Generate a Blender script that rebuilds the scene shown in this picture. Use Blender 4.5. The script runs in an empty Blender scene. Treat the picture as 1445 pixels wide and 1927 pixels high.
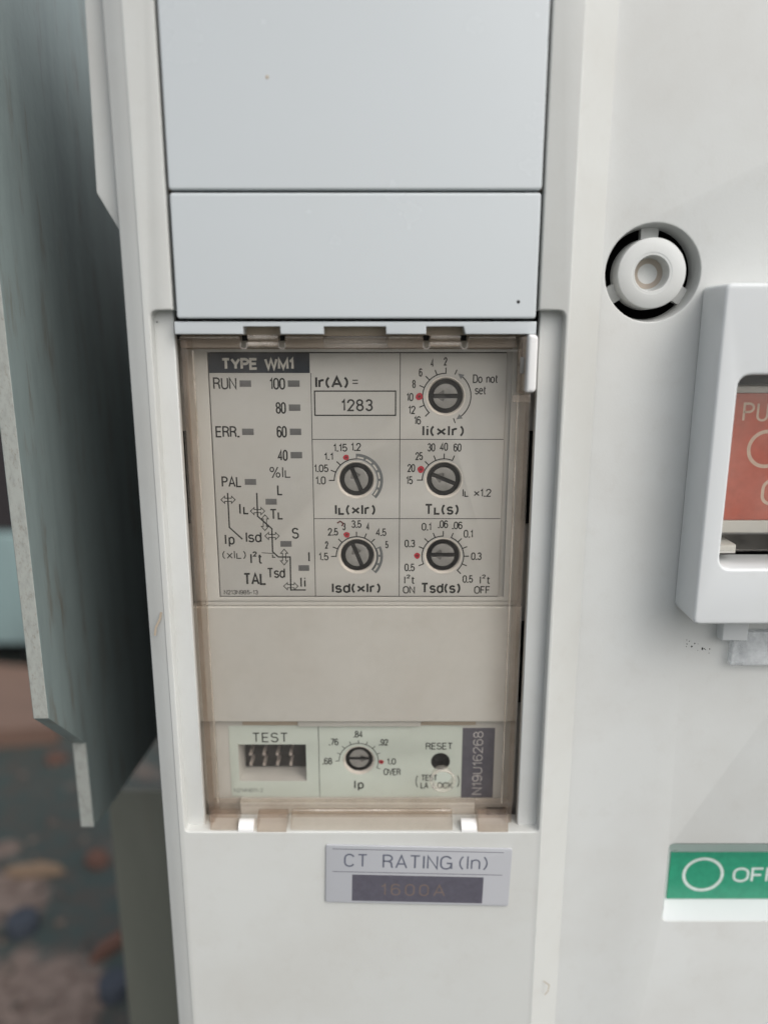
import bpy, bmesh, math, random
from mathutils import Vector
random.seed(7)
R = math.radians
S = bpy.context.scene
COL = S.collection

# ------------------------------------------------------------------ camera
FPX = 1448.0                  # focal length in photo pixels (1445 x 1927)
TH = R(13.4)                  # the phone looks down at the upright breaker
D0 = 145.0                    # mm from the lens to the dial label along the axis
Z0 = 300.0                    # mm, height of the picture centre above the floor
cam_d = bpy.data.cameras.new('camera'); cam = bpy.data.objects.new('camera', cam_d); COL.objects.link(cam)
cam_d.sensor_fit = 'VERTICAL'; cam_d.sensor_height = 36.0; cam_d.sensor_width = 27.0
cam_d.lens = FPX / 1927 * 36.0
CAM = Vector((0, -D0 * math.cos(TH), D0 * math.sin(TH)))
cam.location = ((CAM.x) * .001, CAM.y * .001, (CAM.z + Z0) * .001)
cam.rotation_euler = (math.pi / 2 - TH, 0, 0)
cam_d.clip_start = .005; cam_d.clip_end = 200
cam_d.dof.use_dof = True; cam_d.dof.focus_distance = .1425; cam_d.dof.aperture_fstop = 7.6
S.camera = cam

# ------------------------------------------------------------------ sky, sun, exposure
W = bpy.data.worlds.new('World'); S.world = W; W.use_nodes = True
wn = W.node_tree.nodes; wl = W.node_tree.links
bg = wn['Background']; bg.inputs[1].default_value = .15
sky = wn.new('ShaderNodeTexSky'); sky.sky_type = 'NISHITA'; sky.sun_disc = False
SUN_EL, SUN_ROT = R(46), R(136)
sky.sun_elevation = SUN_EL; sky.sun_rotation = SUN_ROT; sky.dust_density = 4; sky.air_density = 1.0
hs = wn.new('ShaderNodeHueSaturation'); hs.inputs['Saturation'].default_value = .32      # an overcast sky is nearly grey
wl.new(sky.outputs[0], hs.inputs['Color']); wl.new(hs.outputs[0], bg.inputs[0])
sd = bpy.data.lights.new('sun', 'SUN'); sd.energy = 1.0; sd.angle = R(75); sd.color = (1, .97, .93)
sun = bpy.data.objects.new('sun', sd); COL.objects.link(sun)
sv = Vector((math.sin(SUN_ROT) * math.cos(SUN_EL), math.cos(SUN_ROT) * math.cos(SUN_EL), math.sin(SUN_EL)))
sun.rotation_euler = sv.to_track_quat('Z', 'Y').to_euler(); sun.location = (1, -1, 2)
S.view_settings.view_transform = 'Standard'; S.view_settings.look = 'None'
S.view_settings.exposure = 0.29; S.view_settings.gamma = 1.0
S.render.engine = 'CYCLES'; S.cycles.transparent_max_bounces = 32

# ------------------------------------------------------------------ pixels to places (mm; h = height towards the viewer above the dial label)
FW = Vector((0, math.cos(TH), -math.sin(TH))); UP = Vector((0, math.sin(TH), math.cos(TH)))
def ray(px, py): return FW + Vector(((px - 722.5) / FPX, 0, 0)) - UP * ((py - 963.5) / FPX)
def U(px, py, h=0.0):
    d = ray(px, py); t = (-h - CAM.y) / d.y
    p = CAM + d * t
    return p.x, p.z
def X(px, py, h=0.0): return U(px, py, h)[0]
def Z(py, h=0.0): return U(722, py, h)[1]
def G(px, py, up=0.0):                       # where a pixel meets the floor
    d = ray(px, py); t = (-Z0 + up - CAM.z) / d.z
    p = CAM + d * t
    return p.x, -p.y                          # x, h
def XY(x, y, h): return Vector((x, -h, y + Z0))   # mm world

# ------------------------------------------------------------------ materials
MATS = {}
def nodes(name):
    m = bpy.data.materials.new(name); m.use_nodes = True; MATS[name] = m
    nt = m.node_tree
    return m, nt, nt.nodes, nt.links, nt.nodes['Principled BSDF']
def math_node(n, l, op, a, b=None, c=None):
    k = n.new('ShaderNodeMath'); k.operation = op
    for i, v in enumerate((a, b, c)):
        if v is None: continue
        if isinstance(v, (int, float)): k.inputs[i].default_value = v
        else: l.new(v, k.inputs[i])
    return k.outputs[0]
def mixc(n, l, fac, a, b):
    k = n.new('ShaderNodeMix'); k.data_type = 'RGBA'
    if isinstance(fac, (int, float)): k.inputs[0].default_value = fac
    else: l.new(fac, k.inputs[0])
    for i, v in ((6, a), (7, b)):
        if isinstance(v, tuple): k.inputs[i].default_value = (*v, 1)
        else: l.new(v, k.inputs[i])
    return k.outputs[2]
def coords(n, l, scale=(1, 1, 1)):
    g = n.new('ShaderNodeNewGeometry'); mp = n.new('ShaderNodeMapping')
    mp.inputs['Scale'].default_value = scale
    l.new(g.outputs['Position'], mp.inputs['Vector'])
    return mp.outputs[0]
def noise(n, l, vec, scale, detail=3, rough=.55):
    k = n.new('ShaderNodeTexNoise'); k.inputs['Scale'].default_value = scale
    k.inputs['Detail'].default_value = detail; k.inputs['Roughness'].default_value = rough
    l.new(vec, k.inputs['Vector']); return k.outputs[0]
def ramp(n, l, v, a, b):
    k = n.new('ShaderNodeMapRange'); k.inputs[1].default_value = a; k.inputs[2].default_value = b
    l.new(v, k.inputs[0]); return k.outputs[0]
def plastic(name, col, rough=.4, dirt=(.30, .25, .19), dirt_amt=.10, speck=.10, grain=0.0, spec=.5, coat=0.0):
    m, nt, n, l, p = nodes(name)
    v = coords(n, l)
    a = ramp(n, l, noise(n, l, v, 38, 5, .6), .42, .80)
    c = mixc(n, l, math_node(n, l, 'MULTIPLY', a, dirt_amt * 1.6), col, dirt)
    b = ramp(n, l, noise(n, l, v, 240, 4, .7), .55, .85)
    c = mixc(n, l, math_node(n, l, 'MULTIPLY', b, dirt_amt), c, dirt)
    if speck:
        vo = n.new('ShaderNodeTexVoronoi'); vo.inputs['Scale'].default_value = 210
        l.new(v, vo.inputs['Vector'])
        sc = n.new('ShaderNodeSeparateColor'); l.new(vo.outputs['Color'], sc.inputs[0])
        size = math_node(n, l, 'MULTIPLY', sc.outputs[1], .045)
        near = math_node(n, l, 'LESS_THAN', vo.outputs['Distance'], size)
        few = math_node(n, l, 'LESS_THAN', sc.outputs[0], speck)
        c = mixc(n, l, math_node(n, l, 'MULTIPLY', math_node(n, l, 'MULTIPLY', near, few), .75), c, (.06, .055, .05))
    l.new(c, p.inputs['Base Color'])
    rr = math_node(n, l, 'MULTIPLY_ADD', noise(n, l, v, 90, 4), .22, rough - .09)
    l.new(rr, p.inputs['Roughness'])
    p.inputs['Specular IOR Level'].default_value = spec
    p.inputs['Coat Weight'].default_value = coat
    if grain:
        bp = n.new('ShaderNodeBump'); bp.inputs['Strength'].default_value = grain; bp.inputs['Distance'].default_value = .00006
        l.new(noise(n, l, v, 2600, 2), bp.inputs['Height']); l.new(bp.outputs[0], p.inputs['Normal'])
    return m
def flat(name, col, rough=.5, metal=0.0, spec=.5):
    m, nt, n, l, p = nodes(name)
    v = coords(n, l)
    k = ramp(n, l, noise(n, l, v, 700, 4, .7), .35, .75)
    d = tuple(x * .78 for x in col)
    l.new(mixc(n, l, k, col, d), p.inputs['Base Color'])
    p.inputs['Roughness'].default_value = rough; p.inputs['Metallic'].default_value = metal
    p.inputs['Specular IOR Level'].default_value = spec
    return m
def clear(name, tint, rough=.06, haze=.04, hazecol=(.5, .45, .4)):
    m, nt, n, l, p = nodes(name)
    n.remove(p); out = n['Material Output']
    t = n.new('ShaderNodeBsdfTransparent'); t.inputs[0].default_value = (*tint, 1)
    g = n.new('ShaderNodeBsdfGlossy'); g.inputs['Roughness'].default_value = rough
    d = n.new('ShaderNodeBsdfDiffuse'); d.inputs[0].default_value = (*hazecol, 1)
    v = coords(n, l)
    hz = math_node(n, l, 'MULTIPLY', ramp(n, l, noise(n, l, v, 120, 5, .7), .3, .8), haze * 2)
    m0 = n.new('ShaderNodeMixShader'); l.new(hz, m0.inputs[0]); l.new(t.outputs[0], m0.inputs[1]); l.new(d.outputs[0], m0.inputs[2])
    f = n.new('ShaderNodeFresnel'); gm = n.new('ShaderNodeNewGeometry')      # thin sheet: no total reflection at its back face
    l.new(math_node(n, l, 'MULTIPLY_ADD', gm.outputs['Backfacing'], 1 / 1.45 - 1.45, 1.45), f.inputs[0])
    m1 = n.new('ShaderNodeMixShader'); l.new(f.outputs[0], m1.inputs[0]); l.new(m0.outputs[0], m1.inputs[1]); l.new(g.outputs[0], m1.inputs[2])
    l.new(m1.outputs[0], out.inputs[0])
    return m

plastic('bezel_plastic', (.535, .545, .525), .44, dirt_amt=.11, grain=.25)
plastic('face_plastic', (.585, .597, .582), .46, dirt_amt=.11, speck=.14, grain=.25)
plastic('gloss_white', (.545, .58, .595), .22, dirt=(.42, .40, .36), dirt_amt=.03, speck=.05)
plastic('guard_white', (.63, .65, .655), .30, dirt=(.4, .38, .3), dirt_amt=.06, speck=.06)
plastic('cream_plastic', (.545, .535, .50), .5, dirt=(.33, .27, .2), dirt_amt=.14, speck=.08)
plastic('label_grey', (.49, .485, .46), .42, dirt=(.34, .29, .22), dirt_amt=.16, speck=.10)
plastic('label_green', (.55, .605, .55), .42, dirt=(.36, .33, .26), dirt_amt=.12, speck=.05)
plastic('grime_plastic', (.44, .37, .285), .6, dirt=(.14, .10, .07), dirt_amt=.35, speck=.1)
plastic('plate_silver', (.43, .44, .465), .42, dirt=(.36, .34, .32), dirt_amt=.10, speck=.03)
plastic('pin_white', (.78, .78, .77), .3, dirt_amt=.05, speck=.03)
plastic('boss_dirt', (.42, .37, .31), .6, dirt=(.16, .11, .08), dirt_amt=.5, speck=0)
flat('ink_plate', (.13, .14, .18), .45)
flat('ink', (.016, .017, .017), .65, spec=.25)
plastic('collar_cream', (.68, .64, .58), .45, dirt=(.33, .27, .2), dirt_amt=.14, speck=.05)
flat('ink_black', (.012, .012, .012), .35)
flat('ink_header', (.022, .029, .040), .6, spec=.25)
flat('ink_light', (.56, .54, .49), .5)
flat('ink_slate', (.105, .10, .125), .4)
flat('ink_band', (.14, .15, .155), .5)
flat('ink_bronze', (.19, .145, .125), .45)
flat('ink_silver', (.55, .53, .52), .45)
flat('ink_faint', (.25, .27, .25), .55)
flat('led_window', (.13, .13, .13), .3)
flat('red_paint', (.42, .012, .03), .45)
flat('red_smear', (.10, .012, .012), .5)
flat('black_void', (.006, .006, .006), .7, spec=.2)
flat('dial_black', (.012, .011, .012), .42)
flat('dial_grey', (.27, .265, .25), .36)
flat('dial_notch', (.16, .155, .145), .45)
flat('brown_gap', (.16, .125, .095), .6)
flat('pin_metal', (.50, .44, .40), .35, .3)
flat('connector_black', (.03, .027, .026), .5)
flat('button_red', (.50, .12, .08), .4)
flat('button_letter', (.62, .46, .36), .45)
flat('flag_green', (.03, .29, .17), .35)
flat('flag_letter', (.62, .70, .66), .4)
flat('metal_dull', (.25, .25, .25), .35, .8)
clear('smoke_clear', (.978, .970, .958), .05, .022, (.56, .52, .47))
clear('smoke_edge', (.925, .885, .84), .10, .10, (.52, .43, .36))
clear('smoke_rib', (.95, .92, .89), .08, .13, (.60, .54, .48))
flat('slot_edge', (.36, .33, .30), .3)
clear('smoke_thick', (.885, .825, .77), .10, .12, (.52, .42, .35))
clear('highlight_clear', (.93, .90, .86), .08, .30, (.78, .73, .67))  # whitish haze in the colour paints bright highlights on the lid's edges
clear('pane_clear', (.97, .97, .96), .06, .045, (.6, .56, .5))
clear('frost_clear', (.93, .94, .95), .3, .42, (.82, .84, .85))

def steel(name, col, rust=(.16, .085, .05), amt=.25, sc=(30, 30, 6)):
    m, nt, n, l, p = nodes(name)
    v = coords(n, l, sc); v2 = coords(n, l)
    a = ramp(n, l, noise(n, l, v, 1.0, 5, .65), .45, .72)
    c = mixc(n, l, math_node(n, l, 'MULTIPLY', a, .55), col, tuple(x * .62 for x in col))
    b = ramp(n, l, noise(n, l, v, 2.3, 5, .7), .54, .74)
    c = mixc(n, l, math_node(n, l, 'MULTIPLY', b, amt), c, rust)
    l.new(c, p.inputs['Base Color']); p.inputs['Roughness'].default_value = .42
    bp = n.new('ShaderNodeBump'); bp.inputs['Strength'].default_value = .3; bp.inputs['Distance'].default_value = .0004
    l.new(noise(n, l, v2, 220, 4), bp.inputs['Height']); l.new(bp.outputs[0], p.inputs['Normal'])
    return m
steel('plate_green', (.245, .30, .295), rust=(.15, .12, .085), amt=.75, sc=(60, 120, 16))
steel('plate_cut_edge', (.34, .355, .33), rust=(.16, .12, .08), amt=.6, sc=(900, 900, 420))
steel('bracket_olive', (.165, .17, .14), amt=.15)
steel('teal_paint', (.24, .33, .33), amt=.1)
steel('dark_panel', (.035, .03, .032), amt=.2)
steel('wood_brown', (.20, .125, .095), rust=(.10, .06, .045), amt=.4, sc=(12, 40, 40))
flat('scrap_tan', (.27, .185, .12), .85); flat('scrap_orange', (.14, .07, .05), .9); flat('cap_blue', (.05, .06, .078), .8); flat('rubber_black', (.01, .01, .01), .8)

# floor: flaking dark green paint over dusty brown concrete
def floor_mat():
    m, nt, n, l, p = nodes('floor_paint')
    v = coords(n, l)
    tot = None
    for (px, py, rad) in [(0, 1690, 24), (70, 1885, 28), (0, 1900, 32), (140, 1890, 15), (10, 1600, 8), (60, 1680, 10)]:
        x, h = G(px, py)
        d = n.new('ShaderNodeVectorMath'); d.operation = 'DISTANCE'
        l.new(v, d.inputs[0]); d.inputs[1].default_value = (x * .001, -h * .001, 0)
        k = n.new('ShaderNodeMapRange'); k.inputs[1].default_value = rad * .0016; k.inputs[2].default_value = rad * .0004
        l.new(d.outputs['Value'], k.inputs[0])
        tot = k.outputs[0] if tot is None else math_node(n, l, 'MAXIMUM', tot, k.outputs[0])
    nz = noise(n, l, v, 42, 6, .65)
    far = ramp(n, l, noise(n, l, v, 9, 4, .6), .5, .62)
    tot = math_node(n, l, 'MAXIMUM', tot, math_node(n, l, 'MULTIPLY', far, .3))
    mk = ramp(n, l, math_node(n, l, 'MULTIPLY_ADD', tot, .55, nz), .60, .82)
    br = mixc(n, l, ramp(n, l, noise(n, l, v, 130, 5, .7), .4, .7), (.235, .18, .15), (.085, .055, .042))
    gr = mixc(n, l, ramp(n, l, noise(n, l, v, 60, 5, .7), .4, .7), (.042, .064, .060), (.075, .058, .048))
    l.new(mixc(n, l, mk, gr, br), p.inputs['Base Color'])
    p.inputs['Roughness'].default_value = .7
    bp = n.new('ShaderNodeBump'); bp.inputs['Strength'].default_value = .5; bp.inputs['Distance'].default_value = .002
    l.new(nz, bp.inputs['Height']); l.new(bp.outputs[0], p.inputs['Normal'])
floor_mat()

# ------------------------------------------------------------------ builders (all input in mm)
def link(name, verts, faces, mat, parent=None, smooth=False, sharp=35):
    """verts: mm world vectors. The object's origin sits at its centre."""
    c = Vector((0, 0, 0))
    for v in verts: c += Vector(v)
    c /= max(1, len(verts))
    me = bpy.data.meshes.new(name)
    me.from_pydata([tuple((Vector(v) - c) * .001) for v in verts], [], faces)
    me.update()
    bm = bmesh.new(); bm.from_mesh(me)
    if smooth != 'noweld': bmesh.ops.recalc_face_normals(bm, faces=bm.faces)
    bm.to_mesh(me); bm.free()
    if smooth:
        for q in me.polygons: q.use_smooth = True
        me.set_sharp_from_angle(angle=R(sharp))
    me.materials.append(MATS[mat])
    o = bpy.data.objects.new(name, me); COL.objects.link(o)
    base = Vector((0, 0, 0))
    if parent is not None:
        o.parent = parent; q = parent
        while q is not None: base += Vector(q.location); q = q.parent
    o.location = c * .001 - base
    return o
def thing(name, label, cat, at, group=None):
    o = bpy.data.objects.new(name, None); COL.objects.link(o); o.location = Vector(at) * .001
    o.empty_display_size = .01
    o['label'] = label; o['category'] = cat
    if group: o['group'] = group
    return o
def tag(o, label, cat, group=None):
    o['label'] = label; o['category'] = cat
    if group: o['group'] = group
    return o
def rpoly(pts, r):
    """round the corners of a polygon; r one number or a list"""
    out = []; n = len(pts)
    for i, p in enumerate(pts):
        ri = r[i] if isinstance(r, (list, tuple)) else r
        a = Vector(pts[i - 1]).to_2d(); b = Vector(p).to_2d(); c = Vector(pts[(i + 1) % n]).to_2d()
        if ri <= 0: out.append(tuple(b)); continue
        u = (a - b).normalized(); w = (c - b).normalized()
        ang = math.acos(max(-1, min(1, u.dot(w))))
        if ang > 3.1: out.append(tuple(b)); continue
        t = min(ri / math.tan(ang / 2), (a - b).length * .49, (c - b).length * .49)
        p0 = b + u * t; p1 = b + w * t
        for k in range(6):
            s = k / 5
            out.append(tuple((1 - s) ** 2 * p0 + 2 * s * (1 - s) * b + s * s * p1))
    return out
def circ(x, z, r, n=40, a0=0): return [(x + r * math.cos(a0 + 2 * math.pi * i / n), z + r * math.sin(a0 + 2 * math.pi * i / n)) for i in range(n)]
def rect(x0, z0, x1, z1): return [(x0, z0), (x1, z0), (x1, z1), (x0, z1)]
def plate(name, loops, h0, h1, mat, parent=None, bev=.25, res=2):
    """flat piece with holes (first loop is the outline), from h0 (back) to h1 (front), edges rounded by bev"""
    cu = bpy.data.curves.new('tmp', 'CURVE'); cu.dimensions = '2D'; cu.fill_mode = 'BOTH'
    for lp in loops:
        sp = cu.splines.new('POLY'); sp.points.add(len(lp) - 1); sp.use_cyclic_u = True
        for q, (x, z) in zip(sp.points, lp): q.co = (x, z, 0, 1)
    t = abs(h1 - h0); bev = min(bev, t * .45)
    cu.extrude = t / 2 - bev; cu.bevel_depth = bev; cu.bevel_resolution = res; cu.offset = -bev
    ob = bpy.data.objects.new('tmp', cu); COL.objects.link(ob)
    dg = bpy.context.evaluated_depsgraph_get()
    me = bpy.data.meshes.new_from_object(ob.evaluated_get(dg))
    hm = (h0 + h1) / 2
    bm = bmesh.new(); bm.from_mesh(me); bmesh.ops.remove_doubles(bm, verts=bm.verts, dist=1e-4)
    bm.verts.index_update()
    vs = [XY(v.co.x, v.co.y, hm + v.co.z) for v in bm.verts]; fs = [[v.index for v in f.verts] for f in bm.faces]
    bm.free(); bpy.data.objects.remove(ob); bpy.data.curves.remove(cu); bpy.data.meshes.remove(me)
    return link(name, vs, fs, mat, parent, smooth=True)
def hexa(name, front, back, mat, parent=None, bev=0.0):
    """front and back: four (x,z,h) corners each"""
    vs = [XY(x, z, h) for x, z, h in front] + [XY(x, z, h) for x, z, h in back]
    fs = [(0, 1, 2, 3), (7, 6, 5, 4)] + [(i, i + 4, (i + 1) % 4 + 4, (i + 1) % 4) for i in range(4)]
    return link(name, vs, fs, mat, parent)
def box(name, x0, x1, z0, z1, h0, h1, mat, parent=None, bev=.15):
    return plate(name, [rect(x0, z0, x1, z1)], h0, h1, mat, parent, bev)
def prism_z(name, prof, z0, z1, mat, parent=None, smooth=False):
    """profile of (x,h) points run from z0 to z1"""
    n = len(prof)
    vs = [XY(x, z0, h) for x, h in prof] + [XY(x, z1, h) for x, h in prof]
    fs = [list(range(n)), list(range(2 * n - 1, n - 1, -1))] + [(i, (i + 1) % n, (i + 1) % n + n, i + n) for i in range(n)]
    return link(name, vs, fs, mat, parent, smooth=smooth)
def prism_x(name, prof, x0, x1, mat, parent=None, smooth=False):
    """profile of (h,z) points run from x0 to x1"""
    n = len(prof)
    vs = [XY(x0, z, h) for h, z in prof] + [XY(x1, z, h) for h, z in prof]
    fs = [list(range(n)), list(range(2 * n - 1, n - 1, -1))] + [(i, (i + 1) % n, (i + 1) % n + n, i + n) for i in range(n)]
    return link(name, vs, fs, mat, parent, smooth=smooth)
def lathe(name, x, z, prof, mat, parent=None, n=40):
    """profile of (r,h) about the axis through (x,z) that points at the viewer"""
    vs, fs = [], []
    for r, h in prof:
        vs += [XY(x + r * math.cos(2 * math.pi * i / n), z + r * math.sin(2 * math.pi * i / n), h) for i in range(n)]
    for k in range(len(prof) - 1):
        for i in range(n): fs.append((k * n + i, k * n + (i + 1) % n, (k + 1) * n + (i + 1) % n, (k + 1) * n + i))
    if prof[-1][0] < .02: pass
    return link(name, vs, fs, mat, parent, smooth=True, sharp=40)

# strokes: printed lines, arcs and letters
def strip(pts, w, h, closed=False):
    n = len(pts); L, Rr = [], []
    P = [Vector(p).to_2d() for p in pts]
    for i in range(n):
        a = P[i - 1] if (i > 0 or closed) else None
        c = P[(i + 1) % n] if (i < n - 1 or closed) else None
        b = P[i]
        d0 = (b - a).normalized() if a is not None and (b - a).length > 1e-9 else None
        d1 = (c - b).normalized() if c is not None and (c - b).length > 1e-9 else None
        if d0 is None: d0 = d1
        if d1 is None: d1 = d0
        t = d0 + d1
        if t.length < 1e-6: t = d0
        t.normalize(); nrm = Vector((-t.y, t.x))
        k = max(.45, abs(t.dot(d0)))
        off = nrm * (w / 2 / k)
        L.append(b + off); Rr.append(b - off)
    vs = [XY(p.x, p.y, h) for p in L] + [XY(p.x, p.y, h) for p in Rr]
    fs = [(i, i + n, (i + 1) % n + n, (i + 1) % n) for i in range(n if closed else n - 1)]
    return vs, fs
def strokes(name, lines, w, h, mat, parent):
    """lines: list of (points, closed) or (points, closed, width); each a hair above the last so none is coplanar"""
    vs, fs = [], []
    for k, ln in enumerate(lines):
        a, b = strip(ln[0], ln[2] if len(ln) > 2 else w, h + .012 + .0015 * (k % 9), ln[1])
        o = len(vs); vs += a; fs += [tuple(i + o for i in f) for f in b]
    # all faces look at the viewer
    fs2 = []
    for f in fs:
        p, q, r_ = (vs[f[0]], vs[f[1]], vs[f[2]])
        nrm = (q - p).cross(r_ - p)
        fs2.append(f if nrm.y < 0 else tuple(reversed(f)))
    return link(name, vs, fs2, mat, parent, smooth='noweld' if False else False) if False else _raw(name, vs, fs2, mat, parent)
def _raw(name, vs, fs, mat, parent):
    return link(name, vs, fs, mat, parent, smooth=False)
def arc(cx, cy, rx, ry, a0, a1, n=12):
    return [(cx + rx * math.cos(R(a0 + (a1 - a0) * i / n)), cy + ry * math.sin(R(a0 + (a1 - a0) * i / n))) for i in range(n + 1)]
def oval(w, y0=0, y1=1, k=None):
    k = k or min((y1 - y0) / 2, .30)
    return arc(w / 2, y1 - k, w / 2, k, 0, 180) + arc(w / 2, y0 + k, w / 2, k, 180, 360)
xh = .72
GL = {
 '0': (.44, [(oval(.44), 1)]),
 '1': (.22, [([(0, .78), (.11, .83), (.19, 1), (.19, 0)], 0)]),
 '2': (.44, [([(0, .70)] + arc(.22, .74, .22, .26, 170, -25) + [(.02, .0), (.44, 0)], 0)]),
 '3': (.44, [(arc(.22, .76, .20, .24, 165, -90) + [(.16, .52)], 0), (arc(.22, .27, .22, .27, 90, -165), 0)]),
 '4': (.48, [([(.35, 0), (.35, 1), (0, .27), (.48, .27)], 0)]),
 '5': (.44, [([(.41, 1), (.07, 1), (.03, .50)] + arc(.22, .31, .22, .31, 125, -160), 0)]),
 '6': (.44, [(oval(.44, 0, .62), 1), (arc(.22, .72, .22, .28, 25, 180, 10) + [(0, .3)], 0)]),
 '7': (.44, [([(0, 1), (.44, 1), (.14, 0)], 0)]),
 '8': (.44, [(oval(.40, .53, 1), 1), (oval(.44, 0, .53), 1)]),
 '9': (.44, [(oval(.44, .38, 1), 1), ([(.44, .7)] + arc(.22, .28, .22, .28, 0, -155, 10), 0)]),
 '.': (.06, [([(.03, -.07), (.03, .10)], 0, 1.5)]),
 '-': (.30, [([(0, .38), (.30, .38)], 0)]),
 '=': (.5, [([(0, 0), (.5, 0)], 0), ([(0, 1), (.5, 1)], 0)]),
 '/': (.3, [([(0, 0), (.3, 1)], 0)]),
 '(': (.18, [(arc(.42, .46, .42, .66, 130, 230), 0)]),
 ')': (.18, [(arc(-.24, .46, .42, .66, 50, -50), 0)]),
 '%': (.72, [(oval(.26, .56, 1), 1), ([(.14, -.08), (.56, 1.04)], 0), ([(x + .44, y) for x, y in oval(.26, 0, .44)], 1)]),
 '*': (.50, [([(0, .10), (.50, .70)], 0), ([(0, .70), (.50, .10)], 0)]),
 '^': (.26, [([(x * .58, .78 + y * .46) for x, y in [(0, .70)] + arc(.22, .74, .22, .26, 170, -25) + [(.02, .0), (.44, 0)]], 0, .8)]),
 ' ': (.30, []),
 'A': (.56, [([(0, 0), (.28, 1), (.56, 0)], 0), ([(.10, .32), (.46, .32)], 0)]),
 'C': (.54, [(arc(.27, .66, .27, .34, 25, 180) + arc(.27, .34, .27, .34, 180, 335), 0)]),
 'D': (.50, [([(0, 0), (0, 1)] + arc(.20, .68, .30, .32, 90, 0) + arc(.20, .32, .30, .32, 0, -90), 1)]),
 'E': (.44, [([(.44, 1), (0, 1), (0, 0), (.44, 0)], 0), ([(0, .52), (.40, .52)], 0)]),
 'F': (.42, [([(.42, 1), (0, 1), (0, 0)], 0), ([(0, .50), (.36, .50)], 0)]),
 'G': (.58, [(arc(.28, .66, .28, .34, 28, 180) + arc(.28, .34, .28, .34, 180, 350) + [(.57, .45), (.31, .45)], 0), ([(.57, .45), (.57, 0)], 0)]),
 'H': (.50, [([(0, 0), (0, 1)], 0), ([(.5, 0), (.5, 1)], 0), ([(0, .52), (.5, .52)], 0)]),
 'I': (.04, [([(.02, 0), (.02, 1)], 0)]),
 'K': (.50, [([(0, 0), (0, 1)], 0), ([(.48, 1), (.02, .40)], 0), ([(.14, .56), (.5, 0)], 0)]),
 'L': (.42, [([(0, 1), (0, 0), (.42, 0)], 0)]),
 'l': (.36, [([(0, .70), (0, 0), (.36, 0)], 0)]),
 'M': (.60, [([(0, 0), (0, 1), (.30, .05), (.60, 1), (.60, 0)], 0)]),
 'N': (.50, [([(0, 0), (0, 1), (.50, 0), (.50, 1)], 0)]),
 'O': (.56, [(oval(.56, 0, 1, .36), 1)]),
 'P': (.46, [([(0, 0), (0, 1)] + arc(.22, .75, .24, .25, 90, -90) + [(0, .5)], 0)]),
 'R': (.48, [([(0, 0), (0, 1)] + arc(.22, .76, .24, .24, 90, -90) + [(0, .52)], 0), ([(.22, .52), (.36, .46), (.43, .34), (.44, .12), (.49, 0)], 0)]),
 'S': (.48, [(arc(.24, .75, .23, .25, 20, 250, 14) + arc(.24, .27, .24, .27, 75, -165, 14), 0)]),
 'T': (.50, [([(0, 1), (.50, 1)], 0), ([(.25, 1), (.25, 0)], 0)]),
 'U': (.48, [([(0, 1), (0, .3)] + arc(.24, .28, .24, .28, 180, 360) + [(.48, 1)], 0)]),
 'V': (.54, [([(0, 1), (.27, 0), (.54, 1)], 0)]),
 'W': (.80, [([(0, 1), (.20, 0), (.40, .96), (.60, 0), (.80, 1)], 0)]),
 'X': (.50, [([(0, 0), (.50, 1)], 0), ([(0, 1), (.50, 0)], 0)]),
 'Y': (.54, [([(0, 1), (.27, .44), (.54, 1)], 0), ([(.27, .44), (.27, 0)], 0)]),
 'x': (.42, [([(0, 0), (.42, xh)], 0), ([(0, xh), (.42, 0)], 0)]),
 'd': (.42, [(oval(.40, 0, xh), 1), ([(.41, 1), (.41, 0)], 0)]),
 'e': (.42, [([(0, .40), (.42, .40)] + arc(.21, .44, .21, .28, 0, 180) + arc(.21, .28, .21, .28, 180, 325), 0)]),
 'i': (.04, [([(.02, 0), (.02, xh)], 0), ([(.02, .88), (.02, 1)], 0)]),
 'n': (.38, [([(0, 0), (0, xh)], 0), ([(0, .42)] + arc(.19, .48, .19, .24, 180, 0) + [(.38, 0)], 0)]),
 'o': (.42, [(oval(.42, 0, xh), 1)]),
 'p': (.42, [(oval(.40, 0, xh), 1), ([(0, xh), (0, -.28)], 0)]),
 'r': (.26, [([(0, 0), (0, xh)], 0), ([(0, .44)] + arc(.20, .46, .20, .24, 170, 70, 6), 0)]),
 's': (.38, [(arc(.19, .54, .18, .18, 20, 250, 12) + arc(.19, .19, .19, .19, 75, -165, 12), 0)]),
 't': (.26, [([(.10, .95), (.10, .12), (.16, .01), (.26, .02)], 0), ([(0, xh), (.25, xh)], 0)]),
}
def lay(s, x0, x1, zb, zt, wt, gap=.17):
    adv = [GL[c][0] for c in s]; tot = sum(adv) + gap * (len(s) - 1)
    sx = (x1 - x0 - wt) / max(tot, .05); sy = zt - zb - wt
    if len(s) == 1 and tot < .1: sx = 0; cx0 = (x0 + x1) / 2
    else: cx0 = x0 + wt / 2
    out = []; cur = 0
    for c in s:
        for ln in GL[c][1]:
            pts = [(cx0 + (cur + x) * sx, zb + wt / 2 + y * sy) for x, y in ln[0]]
            out.append((pts, bool(ln[1]), wt * (ln[2] if len(ln) > 2 else 1)))
        cur += GL[c][0] + gap
    return out
def text(s, px0, px1, pyt, pyb, wpx, mat, parent, h=0.0, name='lettering', gap=.17):
    pm = (pyt + pyb) / 2
    x0, x1 = X(px0, pm, h), X(px1, pm, h); zt, zb = Z(pyt, h), Z(pyb, h)
    mmpx = (X(px0 + 10, pm, h) - X(px0, pm, h)) / 10
    return strokes(name, lay(s, x0, x1, zb, zt, wpx * mmpx, gap), 1, h, mat, parent)
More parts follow.
